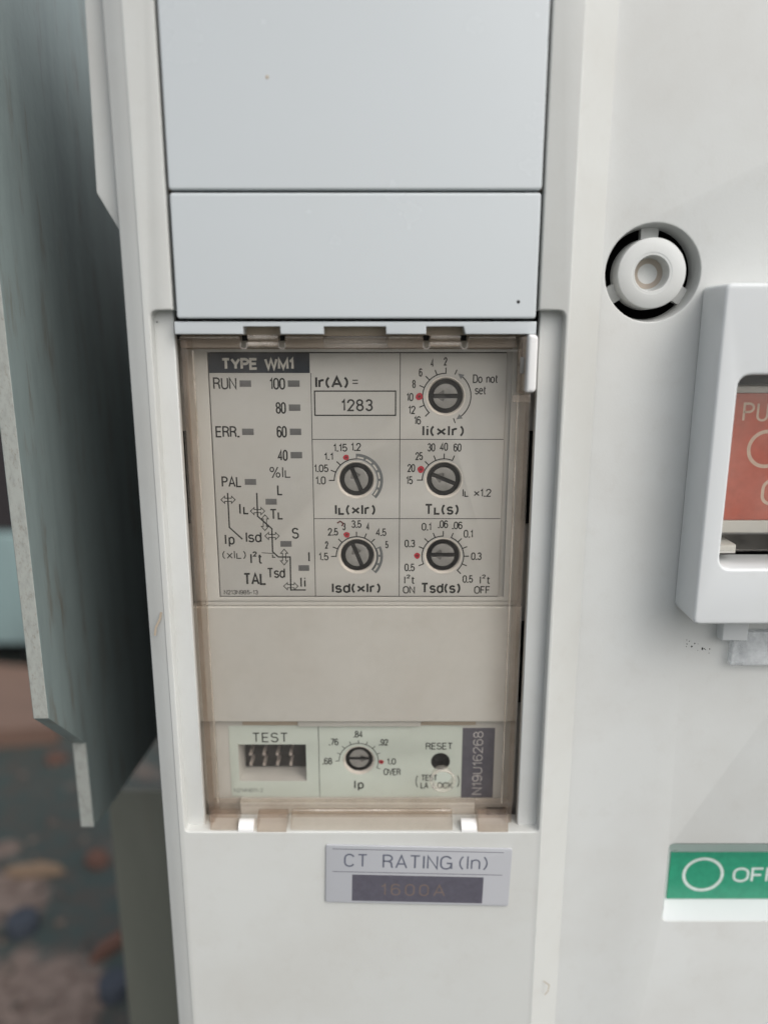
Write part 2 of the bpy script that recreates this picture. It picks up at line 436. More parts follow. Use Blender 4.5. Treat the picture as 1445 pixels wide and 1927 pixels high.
def pline(pts, wpx, mat, parent, h=0.0, closed=False, name='printed_line'):
    mmpx = .1 * (D0 / 145)
    return strokes(name, [([U(a, b, h) for a, b in pts], closed)], wpx * mmpx, h, mat, parent)
def fillpoly(name, pts, h, mat, parent):
    vs = [XY(x, z, h) for x, z in pts]
    n = len(pts); a = sum(pts[i][0] * pts[(i + 1) % n][1] - pts[(i + 1) % n][0] * pts[i][1] for i in range(n))
    f = list(range(n)) if a > 0 else list(range(n - 1, -1, -1))
    return link(name, vs, [f], mat, parent)

# levels
HB, HW, HR, HF, HC, HG = 7.0, 7.2, 2.0, 4.6, 5.2, -1.0     # bezel, white covers, right face, channel floor, clear cover, green label

# ------------------------------------------------------------------ the setting: floor
fl = link('floor', [Vector((-6000, -6000, 0)), Vector((6000, -6000, 0)), Vector((6000, 6000, 0)), Vector((-6000, 6000, 0))], [(0, 1, 2, 3)], 'floor_paint')
fl['kind'] = 'structure'

# ------------------------------------------------------------------ circuit breaker body with its moulded front
zt_, zb_ = Z(-420, HB), -Z0 + 22
brk = thing('circuit_breaker', 'off-white moulded front of a large air circuit breaker with a raised left-hand column', 'circuit breaker', (0, 30, 22))
xl = X(268, 588, HB); xr = X(1070, 588, HB)
pl, pr = X(325, 580, HB), X(1014.5, 580, HB)
rl, rr = X(283, 600, HB), X(1064, 600, HB)
zrt, zrb = Z(584, HB), Z(1566, HB)
ztop = Z(-330, HB)
opening = [(pl, ztop), (pl, zrt), (rl, zrt), (rl, zrb), (rr, zrb), (rr, zrt), (pr, zrt), (pr, ztop)]
opening = rpoly(opening, [0, .25, 1.3, .9, .9, 1.3, .25, 0])
plate('front_bezel', [rect(xl, zb_, xr + .3, zt_), opening], HR - 1, HB, 'bezel_plastic', brk, .3, 3)
xc = X(238.7, 640, HB - 1.6)
prism_z('left_chamfer', [(xl + .35, HB - .1), (xl + .5, HR - 1), (xc, HR - 1), (xc, HB - 2.4), (xc + .06, HB - 1.9), (xc + .3, HB - 1.5), (xl * .35 + xc * .65 + .2, HB - 1.0), (xl * .7 + xc * .3 + .2, HB - .42)], zb_, zt_, 'bezel_plastic', brk, True)
xbv = X(1112, 420, HR) if False else X(1138, 420, HR)
prism_z('ridge_slope', [(xr - .1, HB - .1), (xbv, HR + .05), (xbv, HR - 1.5), (xr - .1, HR - 1.5)], zb_, zt_, 'bezel_plastic', brk)
fp = [U(159, 0, 3.0), U(182, 363, 3.0), U(225, 434, 3.0), (xc + 3, Z(434, 3.0)), (xc + 3, zt_), (U(159, 0, 3.0)[0], zt_)]
plate('side_flange', [rpoly(fp, [0, .8, .4, 0, 0, 0])], 1.0, 3.0, 'bezel_plastic', brk, .2)
# channel floors either side of the relay
gl, gr = X(330, 650, HF), X(1013.5, 650, HF)
plate('channel_floor', [rect(rl - .6, zrb - .6, gl, zrt + 1.5)], HF - 2, HF, 'face_plastic', brk, .3)
plate('channel_floor', [rect(gr, zrb - .6, rr + .6, zrt + 1.5)], HF - 2, HF, 'face_plastic', brk, .3)
# right-hand face with the round well, the indicator slot and the opening under the button guard
bx, bz = U(1228, 514, HR); br_ = 8.25
sx0, sz0, sz1 = X(1252, 1660, HR), Z(1733, HR), Z(1588, HR)
gx0, gx1 = X(1318, 840, HR), X(1640, 840, HR)
gz0, gz1 = Z(1130, HR), Z(565, HR)
plate('face_panel', [rect(xbv - .2, zb_, xbv + 130, zt_), circ(bx, bz, br_, 56), rpoly(rect(sx0, sz0, sx0 + 60, sz1), 1.2), rect(gx0, gz0, gx1, gz1)],
      HR - 3.2, HR, 'face_plastic', brk, .22, 3)
body = plate('rear_body', [rect(xc + 12, -Z0 + 24, xbv + 128, zt_ - 4)], -190, -24, 'dark_panel', brk, 1)
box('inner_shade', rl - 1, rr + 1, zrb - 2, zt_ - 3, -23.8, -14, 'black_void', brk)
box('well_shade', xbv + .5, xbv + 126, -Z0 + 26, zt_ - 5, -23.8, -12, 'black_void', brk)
for a, b in ((xc + 4.5, xc + 6), (xbv + 124, xbv + 125.5)): box('side_wall', a, b, -Z0 + 24, zt_ - 1, -24, HR - 1.2, 'dark_panel', brk)
box('sole', xc + 4.5, xbv + 126, -Z0 + 22.2, -Z0 + 23.8, -190, -2, 'dark_panel', brk)
# round well: wall, bridges, hollow boss
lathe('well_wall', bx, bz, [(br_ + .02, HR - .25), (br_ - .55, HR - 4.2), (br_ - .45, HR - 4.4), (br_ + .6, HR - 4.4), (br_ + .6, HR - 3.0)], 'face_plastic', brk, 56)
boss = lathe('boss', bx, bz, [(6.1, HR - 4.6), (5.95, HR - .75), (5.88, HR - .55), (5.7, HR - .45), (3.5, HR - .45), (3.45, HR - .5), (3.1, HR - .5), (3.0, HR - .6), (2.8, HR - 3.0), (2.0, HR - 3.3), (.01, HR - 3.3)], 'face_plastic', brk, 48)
lathe('boss_stain', bx + .1, bz + .1, [(2.6, HR - 3.02), (2.2, HR - 3.16), (1.75, HR - 3.25), (1.72, HR - 3.29)], 'boss_dirt', boss, 32)
for a in (90, 210, 330):
    ca, sa = math.cos(R(a)), math.sin(R(a))
    hw = 1.55
    q = [(5.4 * ca - hw * sa, 5.4 * sa + hw * ca), (8.0 * ca - hw * sa, 8.0 * sa + hw * ca), (8.0 * ca + hw * sa, 8.0 * sa - hw * ca), (5.4 * ca + hw * sa, 5.4 * sa - hw * ca)]
    plate('bridge', [[(bx + x, bz + z) for x, z in q]], HR - 4.6, HR - 3.3, 'face_plastic', brk, .12)
# small marks of wear that have a shape of their own
for px, py, r in ((975, 568, .30), (296, 606, .14), (503, 145, .28)):
    h = HW if px != 296 else HF
    lathe('dirt_speck', *U(px, py, h + .02), [(r, h + .012), (r * .6, h + .05), (.005, h + .06)], 'ink_black' if px != 503 else 'grime_plastic', brk, 12)
for k in range(16):
    px, py = random.uniform(1288, 1345), 0
    py = 1208 + (px - 1288) * .35 + random.uniform(-6, 10)
    r = random.uniform(.04, .13); lathe('dirt_speck', *U(px, py, HR), [(r * 1.5, HR + .008), (r, HR + .02), (.005, HR + .025)], 'ink_black', brk, 7)
pline([(1022, 1846), (1033, 1854), (1030, 1866), (1024, 1872)], 2.2, 'grime_plastic', brk, HB - 1.6 + .3, name='scratch')
pline([(304, 1152), (301, 1166), (294, 1180), (292, 1196)], 4, 'grime_plastic', brk, HB + .01, name='scratch')

# dusty brown liner down the gap beside the tall blank cover
for a, b in ((pl - .15, pl + .75), (pr - .75, pr + .15)): box('gap_liner', a, b, Z(360, 5), ztop - 1, 2.2, 5.0, 'brown_gap', brk, .05)
# ------------------------------------------------------------------ blank covers
def blank(name, label, a, b, c, d, py0, py1):
    pm = (py0 + py1) / 2
    o = plate(name, [rpoly(rect(a, Z(py1, HW), b, Z(py0, HW)), .55)], HW - 6, HW, 'gloss_white', None, .35, 4)
    return tag(o, label, 'cover', 'white blank covers above the relay')
bl, b_r = X(317.5, 362, HW), X(1019.2, 362, HW)
blank('blank_cover', 'tall glossy white blank cover filling the top of the column', bl, b_r, 0, 0, -300, 357)
blank('blank_cover', 'short glossy white blank cover just above the clear lid, with one dark speck', bl + .1, b_r - .05, 0, 0, 362.5, 599.5)

# ------------------------------------------------------------------ trip relay
rel = thing('trip_relay', 'cream overcurrent relay with printed setting dials under a smoky lid', 'relay', (0, 0, Z0 + Z(1560, 0)))
BX0, BX1 = X(356, 800, 0), X(988, 800, 0)
zl0, zl1 = Z(1122.5, 0), Z(664, 0)                                     # label bottom and top
lx0, lx1 = X(403, 893, 0), X(945.5, 893, 0)
face_top, face_bot = Z(634, 0), Z(1131, 0)
# header strip with notches
st, sb_ = Z(605, 6.6), Z(629, 6.6); n0 = Z(614.5, 6.6)
xs = lambda p: X(p, 618, 6.6)
hl = [(xs(328.6), st), (xs(328.6), sb_), (xs(456.5), sb_), (xs(457.5), n0), (xs(527), n0), (xs(527.5), sb_), (xs(609), sb_), (xs(609), n0), (xs(726), n0), (xs(726.5), sb_), (xs(802), sb_), (xs(802), n0), (xs(872), n0), (xs(876), sb_), (xs(1009), sb_), (xs(1009), st)]
plate('header_strip', [hl], 2.0, 6.6, 'gloss_white', rel, .18, 3)
box('notch_floor', xs(330), xs(1008), Z(633, 3), Z(606, 3), .5, 3.0, 'grime_plastic', rel)
# face frame around the label, and the body behind
wx0, wx1 = lx0 - .12, lx1 + 1.0
plate('face_frame', [rpoly(rect(BX0, face_bot, BX1, face_top), .3), rect(wx0, zl0 - .12, wx1, zl1 + .15)], -2.5, .10, 'cream_plastic', rel, .12)
box('side_body', BX0 - 3.2, BX0 + 1.2, Z(1560, -3), face_top - .5, -9, -2.7, 'cream_plastic', rel); box('side_body', BX1 - 1.2, BX1 + 2.4, Z(1560, -3), face_top - .5, -9, -2.7, 'cream_plastic', rel)
for pxl, pxr, y0, y1 in ((350, 999, 812, 985), (371.5, 983.5, 1172, 1322)):
    ym = (y0 + y1) / 2
    for xx, s in ((X(pxl, ym, -1.5), -1), (X(pxr, ym, -1.5), 1)):
        box('side_slot', xx - .38 - (.3 if s > 0 else 0), xx + .38 + (.3 if s > 0 else 0), Z(y1, -1.5), Z(y0, -1.5), -2.68, -1.5, 'black_void', rel, .05)
box('groove', lx1 + .1, wx1 + .02, zl0 - .1, zl1 + .1, -1.2, -.55, 'label_grey', rel, .05)
# dial label
dials = {'Ii': (838.5, 746, 180), 'IL': (670.3, 903.3, 112), 'TL': (834.8, 903, 157.5), 'Isd': (672, 1046.3, 112), 'Tsd': (833.3, 1046.3, 180)}
HOLE = 3.62
lab = plate('dial_label', [rect(lx0, zl0, lx1, zl1)] + [circ(*U(a, b, 0), HOLE, 44) for a, b, c in dials.values()], -.4, 0, 'label_grey', rel, .03)
I_ = 'ink'
# header and ruled lines
fillpoly('header_block', rect(lx0 + .02, Z(702, 0), X(583, 690, 0), zl1 - .02), .008, 'ink_header', lab)
text('TYPE WM1', 416.5, 553.6, 673.6, 696, 4.7, 'ink_light', lab, .01)
c1, c2 = X(589, 893, 0), X(752, 893, 0)
def hline(x0, x1, z, w=.13): strokes('printed_line', [([(x0, z), (x1, z)], False)], w, 0, I_, lab)
def vline(x, z0, z1, w=.13): strokes('printed_line', [([(x, z0), (x, z1)], False)], w, .004, I_, lab)
vline(c1, zl0, Z(702, 0)); vline(c2, zl0, zl1)
hline(c1, lx1 - .1, Z(826.8, 0)); hline(c1, lx1 - .1, Z(976, 0)); hline(lx0 + .02, lx1 - .1, zl0 + .07, .10); hline(lx0, lx1, zl1 - .02, .10); vline(lx0 + .05, zl0, zl1, .09)
T = lambda *a, **k: text(*a[:5], a[5] if len(a) > 5 else 2.95, I_, lab, 0, **k)
T('RUN', 401.3, 445.5, 710, 733); T('100', 507, 536.8, 711, 733.3); T('80', 519, 538.4, 756.6, 778.7); T('60', 520.8, 540, 801.5, 823.6)
T('ERR.', 405.9, 450.8, 801.8, 823.3); T('40', 522.7, 541.7, 846.4, 867.4); T('%Il', 507.6, 547.5, 878.4, 899, 2.2)
T('PAL', 417.3, 455.4, 896.4, 917); T('L', 521.6, 532.6, 912, 932.2); T('Il', 450, 468.8, 947, 968, gap=.3); T('Tl', 507.6, 533.5, 957.6, 977.7)
T('Isd', 462.2, 492.7, 1000.7, 1020.8); T('S', 549.3, 562.7, 993, 1014); T('Ip', 423, 442.4, 1005, 1025, gap=.3); T('(xIl)', 418.8, 463, 1036, 1051.5, 1.9)
T('I^t', 471, 494, 1041.4, 1061); T('Tsd', 502.6, 537, 1068.5, 1087.8); T('I', 580, 583.4, 1038, 1057.4); T('TAL', 458, 502, 1078, 1101, 3.9); T('Ii', 565, 575.6, 1085.8, 1105.3, gap=.4)
T('N213N985-13', 421.9, 485.8, 1110.2, 1118.6, 1.3)
T('Ir(A)', 592.5, 655.4, 707.8, 730.5, 4.2); T('=', 662.2, 674.7, 714.5, 722.5, 2.1)
bxx = [U(592, 736, 0), U(744.5, 736, 0), U(743.8, 781.6, 0), U(593.2, 781.6, 0)]
bxx = rect(X(592.4, 759, 0), Z(781.6, 0), X(744.3, 759, 0), Z(736, 0))
strokes('printed_frame', [(bxx, True)], .24, 0, I_, lab)
text('1283', 641.7, 701.5, 751, 774, 3.3, 'ink_black', lab, .01, gap=.24)
# curve diagram
pline([(428.7, 927.5), (432, 992.4), (456.6, 1014.7)], 2.6, I_, lab, .002)
pline([(483.5, 927.5), (485, 971.4), (511.9, 995), (513.2, 1038.3), (524.3, 1048.2), (546.3, 1048.2), (547.5, 1110.2), (575.6, 1110.2)], 2.7, I_, lab, .002)
pline([(492.7, 1040.2), (514.7, 1041.6)], 1.4, I_, lab); pline([(513.2, 1043.6), (513.2, 1048.6), (518.7, 1048.6)], 2.2, I_, lab, .006)
def darrow(cx, cy, vert):
    L, s, hd, hh = 13.4, 3.0, 7.0, 6.8
    p = [(-L, 0), (-L + hd, hh), (-L + hd, s), (L - hd, s), (L - hd, hh), (L, 0), (L - hd, -hh), (L - hd, -s), (-L + hd, -s), (-L + hd, -hh)]
    if vert: p = [(y, x * 1.1) for x, y in p]
    strokes('printed_arrow', [([U(cx + x, cy + y, 0) for x, y in p], True)], .16, .008, I_, lab)
for a in ((429.6, 940.4, 0), (485, 961.8, 0), (498.8, 983.5, 1), (512.2, 1008.6, 0), (535, 1048.2, 1), (547.5, 1103, 0)): darrow(*a)
# indicator windows
for x0, x1, y0, y1 in ((451.3, 472.9, 715.8, 728), (541.8, 564, 715.8, 728), (543.7, 565.5, 761, 773.3), (545.7, 567, 806.5, 818.7), (455.8, 477.8, 806.5, 818.7), (547, 568.8, 850.5, 862.5),
                       (461, 482.3, 901.3, 912.4), (500, 521, 938.6, 949.7), (528, 549, 1018, 1029), (562, 582.2, 1063.5, 1074.3)):
    ym = (y0 + y1) / 2
    box('indicator_window', X(x0, ym, 0), X(x1, ym, 0), Z(y1, 0), Z(y0, 0), -.3, .02, 'led_window', rel, .01)
# dial scales
def scale(cx, cy, r, a0, a1, ticks, parent=lab, h=0, tl=1.0, w=.21, ink=I_):
    x, z = U(cx, cy, h); r *= .1
    L = [([(x + r * math.cos(R(a0 + (a1 - a0) * i / 40)), z + r * math.sin(R(a0 + (a1 - a0) * i / 40))) for i in range(41)], False)]
    for t in ticks:
        c, s = math.cos(R(t)), math.sin(R(t))
        L.append(([(x + (r - .1) * c, z + (r - .1) * s), (x + (r + tl) * c, z + (r + tl) * s)], False))
    strokes('dial_scale', L, w, h, ink, parent)
def sector(cx, cy, r0, r1, a0, a1, ndash):
    x, z = U(cx, cy, 0)
    P = lambda r, a: (x + r * .1 * math.cos(R(a)), z + r * .1 * math.sin(R(a)))
    n = 30
    vs = [XY(*P(r0, a0 + (a1 - a0) * i / n), .018) for i in range(n + 1)] + [XY(*P(r1, a0 + (a1 - a0) * i / n), .018) for i in range(n + 1)]
    link('range_band', vs, [(i, i + 1, i + n + 2, i + n + 1) for i in range(n)], 'ink_band', lab)
    st = (a1 - a0) / ndash
    D = [([P((r0 + r1) / 2 - 1.4, a0 + st * (k + .14 + .72 * i / 6)) for i in range(7)], False) for k in range(ndash)]
    strokes('range_dash', D, .30, .02, 'ink_light', lab)
d = dials
scale(838, 746, 41.5, 90, 225, [90, 112.5, 135, 157.5, 202.5, 225])
scale(670, 904, 40.5, 90, 180, [135, 157.5, 180]); sector(670, 904, 39.5, 50.5, 90, -43, 6)
scale(834.7, 903.4, 40, 67.5, 180, [67.5, 90, 112.5, 135, 180])
scale(671.3, 1047, 39, -43, 180, [45, 67.5, 90, 135, 157.5, 180]); sector(671.3, 1047, 39.5, 50, 24, -43, 3)
scale(833, 1046.7, 39.8, 90, 202.5, [90, 112.5, 135, 157.5, 202.5]); scale(833, 1046.7, 39.8, 67.5, -45, [67.5, 45, 22.5, 0, -22.5, -45])
x_, z_ = U(838, 746, 0)
strokes('printed_arrow', [([(x_ + r * .1 * math.cos(R(a)), z_ + r * .1 * math.sin(R(a))) for r in (42.5, 52)], False) for a in (67.5, -69)] +
        [([(x_ + 4.62 * math.cos(R(56 - 114 * i / 30)), z_ + 4.62 * math.sin(R(56 - 114 * i / 30))) for i in range(31)], False)], .2, 0, I_, lab)
for a, sg in ((62, 1), (-64, -1)):
    tip = (x_ + 4.65 * math.cos(R(a)), z_ + 4.65 * math.sin(R(a)))
    b0 = (x_ + 4.1 * math.cos(R(a - sg * 13)), z_ + 4.1 * math.sin(R(a - sg * 13))); b1 = (x_ + 5.15 * math.cos(R(a - sg * 13)), z_ + 5.15 * math.sin(R(a - sg * 13)))
    fillpoly('printed_arrow', [tip, b0, b1], .03, 'ink_band', lab)
for a in (('4', 809.9, 816.5, 674.8, 691), ('2', 834.7, 841.5, 672, 688), ('6', 788, 794.8, 693, 709), ('8', 775.6, 782.3, 714.7, 730.5), ('10', 764.5, 777.7, 739.4, 755), ('12', 768, 781.6, 763.4, 779.3), ('16', 778.5, 792, 783, 799),
          ('Do not', 889.5, 937, 704.5, 721), ('set', 893, 914.7, 726, 742.5),
          ('1.15', 627, 653.6, 835, 850), ('1.2', 660.2, 679.3, 833.3, 848.7), ('1.1', 609.6, 627.3, 852, 866), ('1.05', 590.8, 618.2, 874, 888.6), ('1.0', 593.6, 613.2, 896.4, 911.7),
          ('15', 763.6, 776.8, 896, 911.5), ('20', 766.5, 781, 873, 888.5), ('25', 781.4, 795.7, 850.7, 866), ('30', 803.9, 818.8, 834, 849.8), ('40', 827.3, 842.7, 832.9, 848.6), ('60', 853, 868, 834.4, 850), ('Il *1.2', 869.6, 924, 919.7, 935),
          ('3.5', 660.9, 680.5, 979, 993.5), ('3', 644, 650.6, 983.6, 998), ('4', 689, 695.7, 983.6, 997.7), ('4.5', 707, 727, 994.4, 1008.8), ('5', 724.5, 731, 1018, 1032), ('2.5', 616.9, 636.5, 993.5, 1008), ('2', 611.6, 618, 1018.4, 1032.6), ('1.5', 599.6, 618.5, 1040, 1054.5),
          ('0.1', 793, 811.7, 984, 998.5), ('.06', 823.9, 843, 979, 994), ('.06', 850.4, 870, 981.4, 996), ('0.1', 872, 890, 997, 1012), ('0.3', 761, 781, 1015.5, 1030), ('0.3', 886, 906, 1039.5, 1054), ('0.5', 760.8, 780.4, 1060.5, 1075), ('0.5', 870, 889.8, 1082.4, 1096.8),
          ('I^t', 760, 780.7, 1084, 1099), ('ON', 757.8, 780.7, 1102.8, 1117), ('I^t', 902, 922.3, 1084, 1099), ('OFF', 891.6, 922, 1102.8, 1117.5)):
    T(*a, 2.25)
for a in (('Ii(*Ir)', 794, 872.7, 800, 821), ('Il(*Ir)', 629.8, 706.2, 948.7, 969), ('Tl(s)', 798.6, 862.8, 948, 968.8), ('Isd(*Ir)', 624, 715.8, 1096.5, 1116), ('Tsd(s)', 791.5, 866, 1096.5, 1116.4)):
    T(*a, 3.8, gap=.22)
def dot(px, py, r, h, parent):
    x, z = U(px, py, h)
    pts = [(x + r * (1 + .09 * math.sin(3 * a + px)) * math.cos(a), z + r * (1 + .08 * math.cos(2 * a + py)) * math.sin(a)) for a in [2 * math.pi * i / 22 for i in range(22)]]
    fillpoly('paint_dot', pts, h + .045, 'red_paint', parent)
    fillpoly('paint_dot', [(x + (a - x) * .4, z + (b - z) * .35) for a, b in pts], h + .055, 'red_smear', parent)
for a in ((788.8, 746, .66), (651.4, 860.7, .55), (791.7, 883.4, .64), (652.6, 1006.3, .58), (784.8, 1045.8, .58)): dot(*a, 0, lab)
pline([(634.5, 984.5), (640, 981), (644, 983), (645.5, 987), (643, 990)], 2.6, 'red_smear', lab, .03, name='paint_smear')
# dials
def dial(cx, cy, ang, r=3.1, h=0.0, sc=1.0, arrow_len=1.0):
    x, z = U(cx, cy, h)
    k = sc
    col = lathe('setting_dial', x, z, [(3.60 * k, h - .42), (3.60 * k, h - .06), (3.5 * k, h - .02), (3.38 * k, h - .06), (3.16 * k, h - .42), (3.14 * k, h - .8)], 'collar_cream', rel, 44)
    lathe('dial_socket', x, z, [(3.15 * k, h - .6), (3.12 * k, h - 2.0), (2.3 * k, h - 2.02), (2.26 * k, h - 1.0), (2.2 * k, h - 1.15), (.01, h - 1.55)], 'dial_black', col, 44)
    ca, sa = math.cos(R(ang)), math.sin(R(ang))
    def tr(p): return [(x + (u * ca - v * sa) * k, z + (u * sa + v * ca) * k) for u, v in p]
    rr_, sw = 2.24, .42
    a0 = math.degrees(math.asin(sw / rr_))
    for s in (1, -1):
        ar = [(rr_ * math.cos(R(t)), s * rr_ * math.sin(R(t))) for t in [a0 + (180 - 2 * a0) * i / 20 for i in range(21)]]
        edge = ar + [(.25, s * sw), (.30, s * .80), (.50, s * 1.02), (1.4, s * sw)]
        seg = [(u, v) for u, v in edge]
        if s < 0: seg = seg[::-1]
        plate('rotor', [tr(seg)], h - 1.1, h - .62, 'dial_grey', col, .09)
        low = [(.2, s * sw), (1.6, s * sw), (.5, s * 1.2), (.2, s * 1.0)]
        if s < 0: low = low[::-1]
        plate('arrow_mark', [tr(low)], h - 1.2, h - .80, 'dial_notch', col, .03)
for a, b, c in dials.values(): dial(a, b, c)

# middle cover and lower section
mz1, mz0 = Z(1142.5, .6), Z(1358.5, .6)
plate('middle_cover', [rpoly(rect(X(377, 1250, .6) - 1.2, mz0, X(972, 1250, .6) + .6, mz1), .25)], -2.5, .6, 'cream_plastic', rel, .2)
box('seam_lip', X(377, 1137, 0), X(972, 1137, 0), mz1 + .12, face_bot - .1, -2.5, -.15, 'cream_plastic', rel, .08)
ly = 1432
gx_0, gx_1 = X(433, ly, HG), X(868.5, ly, HG); gz_0, gz_1 = Z(1499, HG), Z(1366, HG)
lowx0, lowx1 = X(396, ly, HG) - 1.5, X(960, ly, HG) + 1
tx0, tx1, tz0, tz1 = X(449.5, 1436, HG), X(576.5, 1436, HG), Z(1470, HG), Z(1401, HG)
ipx, ipz = U(675.5, 1431, HG); rsx, rsz = U(828.5, 1433, HG)
holes = [rect(tx0, tz0, tx1, tz1), circ(ipx, ipz, 3.3, 40), circ(rsx, rsz, 1.95, 32)]
ztab = mz0 - .15
plate('lower_face', [rect(lowx0, Z(1512, HG), lowx1, ztab)] + holes, -2.2, HG - .1, 'cream_plastic', rel, .05)
gl_ = plate('test_label', [rect(gx_0, gz_0, gx_1, gz_1)] + holes, HG - .1, HG, 'label_green', rel, .02)
for a, b in ((456.5, 560.5), (792, 895)): box('slot', X(a, 1361, HG), X(b, 1361, HG), Z(1363.5, HG), ztab + .05, HG - .05, HG + .25, 'grime_plastic', rel, .04)
box('ledge', X(561.5, 1361, HG), X(791, 1361, HG), Z(1364, HG), ztab + .05, HG - .05, HG + .7, 'cream_plastic', rel, .08)
text('TEST', 474.7, 542.3, 1378.6, 1397, 2.5, I_, gl_, HG, gap=.22); text('N214N011-2', 440.8, 495.5, 1483.3, 1490.8, 1.3, 'ink_faint', gl_, HG)
xg = X(600.5, 1432, HG); strokes('printed_line', [([(xg, gz_0), (xg, gz_1)], False)], .13, HG, I_, gl_)
scale(675, 1432, 36.5 * 1.1, 180, -22.5, [180, 157.5, 135, 112.5, 90, 67.5, 45, 22.5, -22.5], gl_, HG, .75, .16)
for a in (('.68', 607, 625.3, 1425.8, 1438.7), ('.76', 618.9, 637, 1389.8, 1402.6), ('.84', 665, 682.8, 1375, 1388), ('.92', 713, 730.6, 1390.6, 1403), ('1.0', 727.5, 745, 1427, 1438.8), ('OVER', 721.6, 754, 1446, 1459), ('RESET', 800.7, 851.8, 1397.6, 1410.6),
          ('TEST', 792, 823, 1457.6, 1469.5), ('LA', 791, 806, 1471.8, 1484), ('LOCK', 814, 852, 1471.8, 1484)):
    text(*a, 2.1, I_, gl_, HG)
text('(', 782, 787, 1458, 1481, 1.7, I_, gl_, HG); text(')', 859, 864, 1458, 1481, 1.7, I_, gl_, HG)
text('Ip', 666, 685, 1468, 1484.7, 3.0, I_, gl_, HG, gap=.3)
dot(717.3, 1433.6, .5, HG, gl_)
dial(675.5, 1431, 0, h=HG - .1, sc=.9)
# test connector
ct = hexa('test_socket', [(tx0, tz0, HG - .02), (tx1, tz0, HG - .02), (tx1, tz1, HG - .02), (tx0, tz1, HG - .02)], [(tx0 + .5, tz0 + .5, -6.4), (tx1 - .5, tz0 + .5, -6.4), (tx1 - .5, tz1 - .2, -6.4), (tx0 + .5, tz1 - .2, -6.4)], 'cream_plastic', rel)
bm = bmesh.new(); bm.from_mesh(ct.data)
bmesh.ops.delete(bm, geom=[min(bm.faces, key=lambda f: f.calc_center_median().y)], context='FACES'); bm.to_mesh(ct.data); bm.free()
box('socket_back', tx0 + .5, tx1 - .5, tz0 + .5, tz1 - .2, -6.3, -5.6, 'connector_black', ct)
for i in range(4):
    for j in range(2):
        xx = tx0 + 2.3 + i * 2.75; zz = tz0 + 3.2 + j * 2.3
        box('contact_pin', xx - .28, xx + .28, zz - .28, zz + .28, -5.6, -2.0, 'pin_metal', ct, .08)
lathe('reset_button', rsx, rsz, [(1.94, HG - .02), (1.9, HG - 3.6), (1.7, HG - 3.7), (.01, HG - 3.6)], 'dial_black', rel, 32)
# serial label
sn = box('serial_label', X(868.9, ly, HG), X(929, ly, HG), Z(1500.5, HG), Z(1370, HG), HG - .08, HG + .05, 'ink_slate', rel, .02)
sx_0, sx_1 = X(889, ly, HG), X(907.5, ly, HG); s0, s1 = Z(1495, HG), Z(1376, HG)
ls = lay('N19U16268', 0, s1 - s0, 0, sx_1 - sx_0, .19)
strokes('lettering', [([(sx_1 - y, s0 + x) for x, y in p], c, w) for p, c, w in ls], .19, HG + .05, 'ink_silver', sn)
# hinge foot under the lid
box('hinge_foot', lowx0 + 1, lowx1 - .6, Z(1566, 0), Z(1512, 0) - .1, -4, -2.3, 'cream_plastic', rel, .2)
box('hinge_shelf', X(452, 1518, 1), X(893, 1518, 1), Z(1536, 1), Z(1512, 1), -2.2, 1.0, 'cream_plastic', rel, .3)
for a, b in ((455, 483), (865, 893)):
    xx0, xx1 = X(a, 1556, 3.5), X(b, 1556, 3.5); zc = Z(1557, 5.5); 
    prism_x('hinge_pin', [(5.2 + 1.75 * math.cos(2 * math.pi * i / 20), zc + 1.55 * math.sin(2 * math.pi * i / 20)) for i in range(20)], xx0, xx1, 'pin_white', rel, smooth=True)

# ------------------------------------------------------------------ clear lid
lid = thing('clear_lid', 'smoky transparent plastic lid hinged over the relay dials, round hole near its foot', 'lid', (0, -HC, Z0 + Z(1573, HC)))
cx0, cx1 = X(337.5, 650, HC), X(1001, 700, HC)
cz1, cz0 = Z(657.5, HC), Z(1574, HC)
hx, hz = U(832.5, 1469, HC)
plate('lid_front', [rpoly(rect(cx0, Z(1519, HC), cx1, cz1), .5), circ(hx, hz, 2.05, 36)], HC - 1.2, HC, 'smoke_clear', lid, .2, 3)
lathe('hole_rim', hx, hz, [(2.06, HC - 2.2), (2.06, HC + .15), (2.12, HC + .32), (2.3, HC + .38), (2.5, HC + .3), (2.6, HC + .02)], 'highlight_clear', lid, 36)
for a, b, nm in ((cx0, cx0 + 1.1, 'lid_side'), (cx1 - 1.1, cx1, 'lid_side')):
    box(nm, a, b, cz0 + .2, cz1 + 2.2, -1.9, HC - 1.25, 'smoke_thick', lid, .12)
for xx in (cx0 + 1.95, cx1 - 2.1): box('lid_rib', xx - .12, xx + .12, Z(1519, HC), cz1 - .2, HC - 2.0, HC - 1.22, 'highlight_clear', lid, .05)  # pale strips paint the highlight along both lid sides
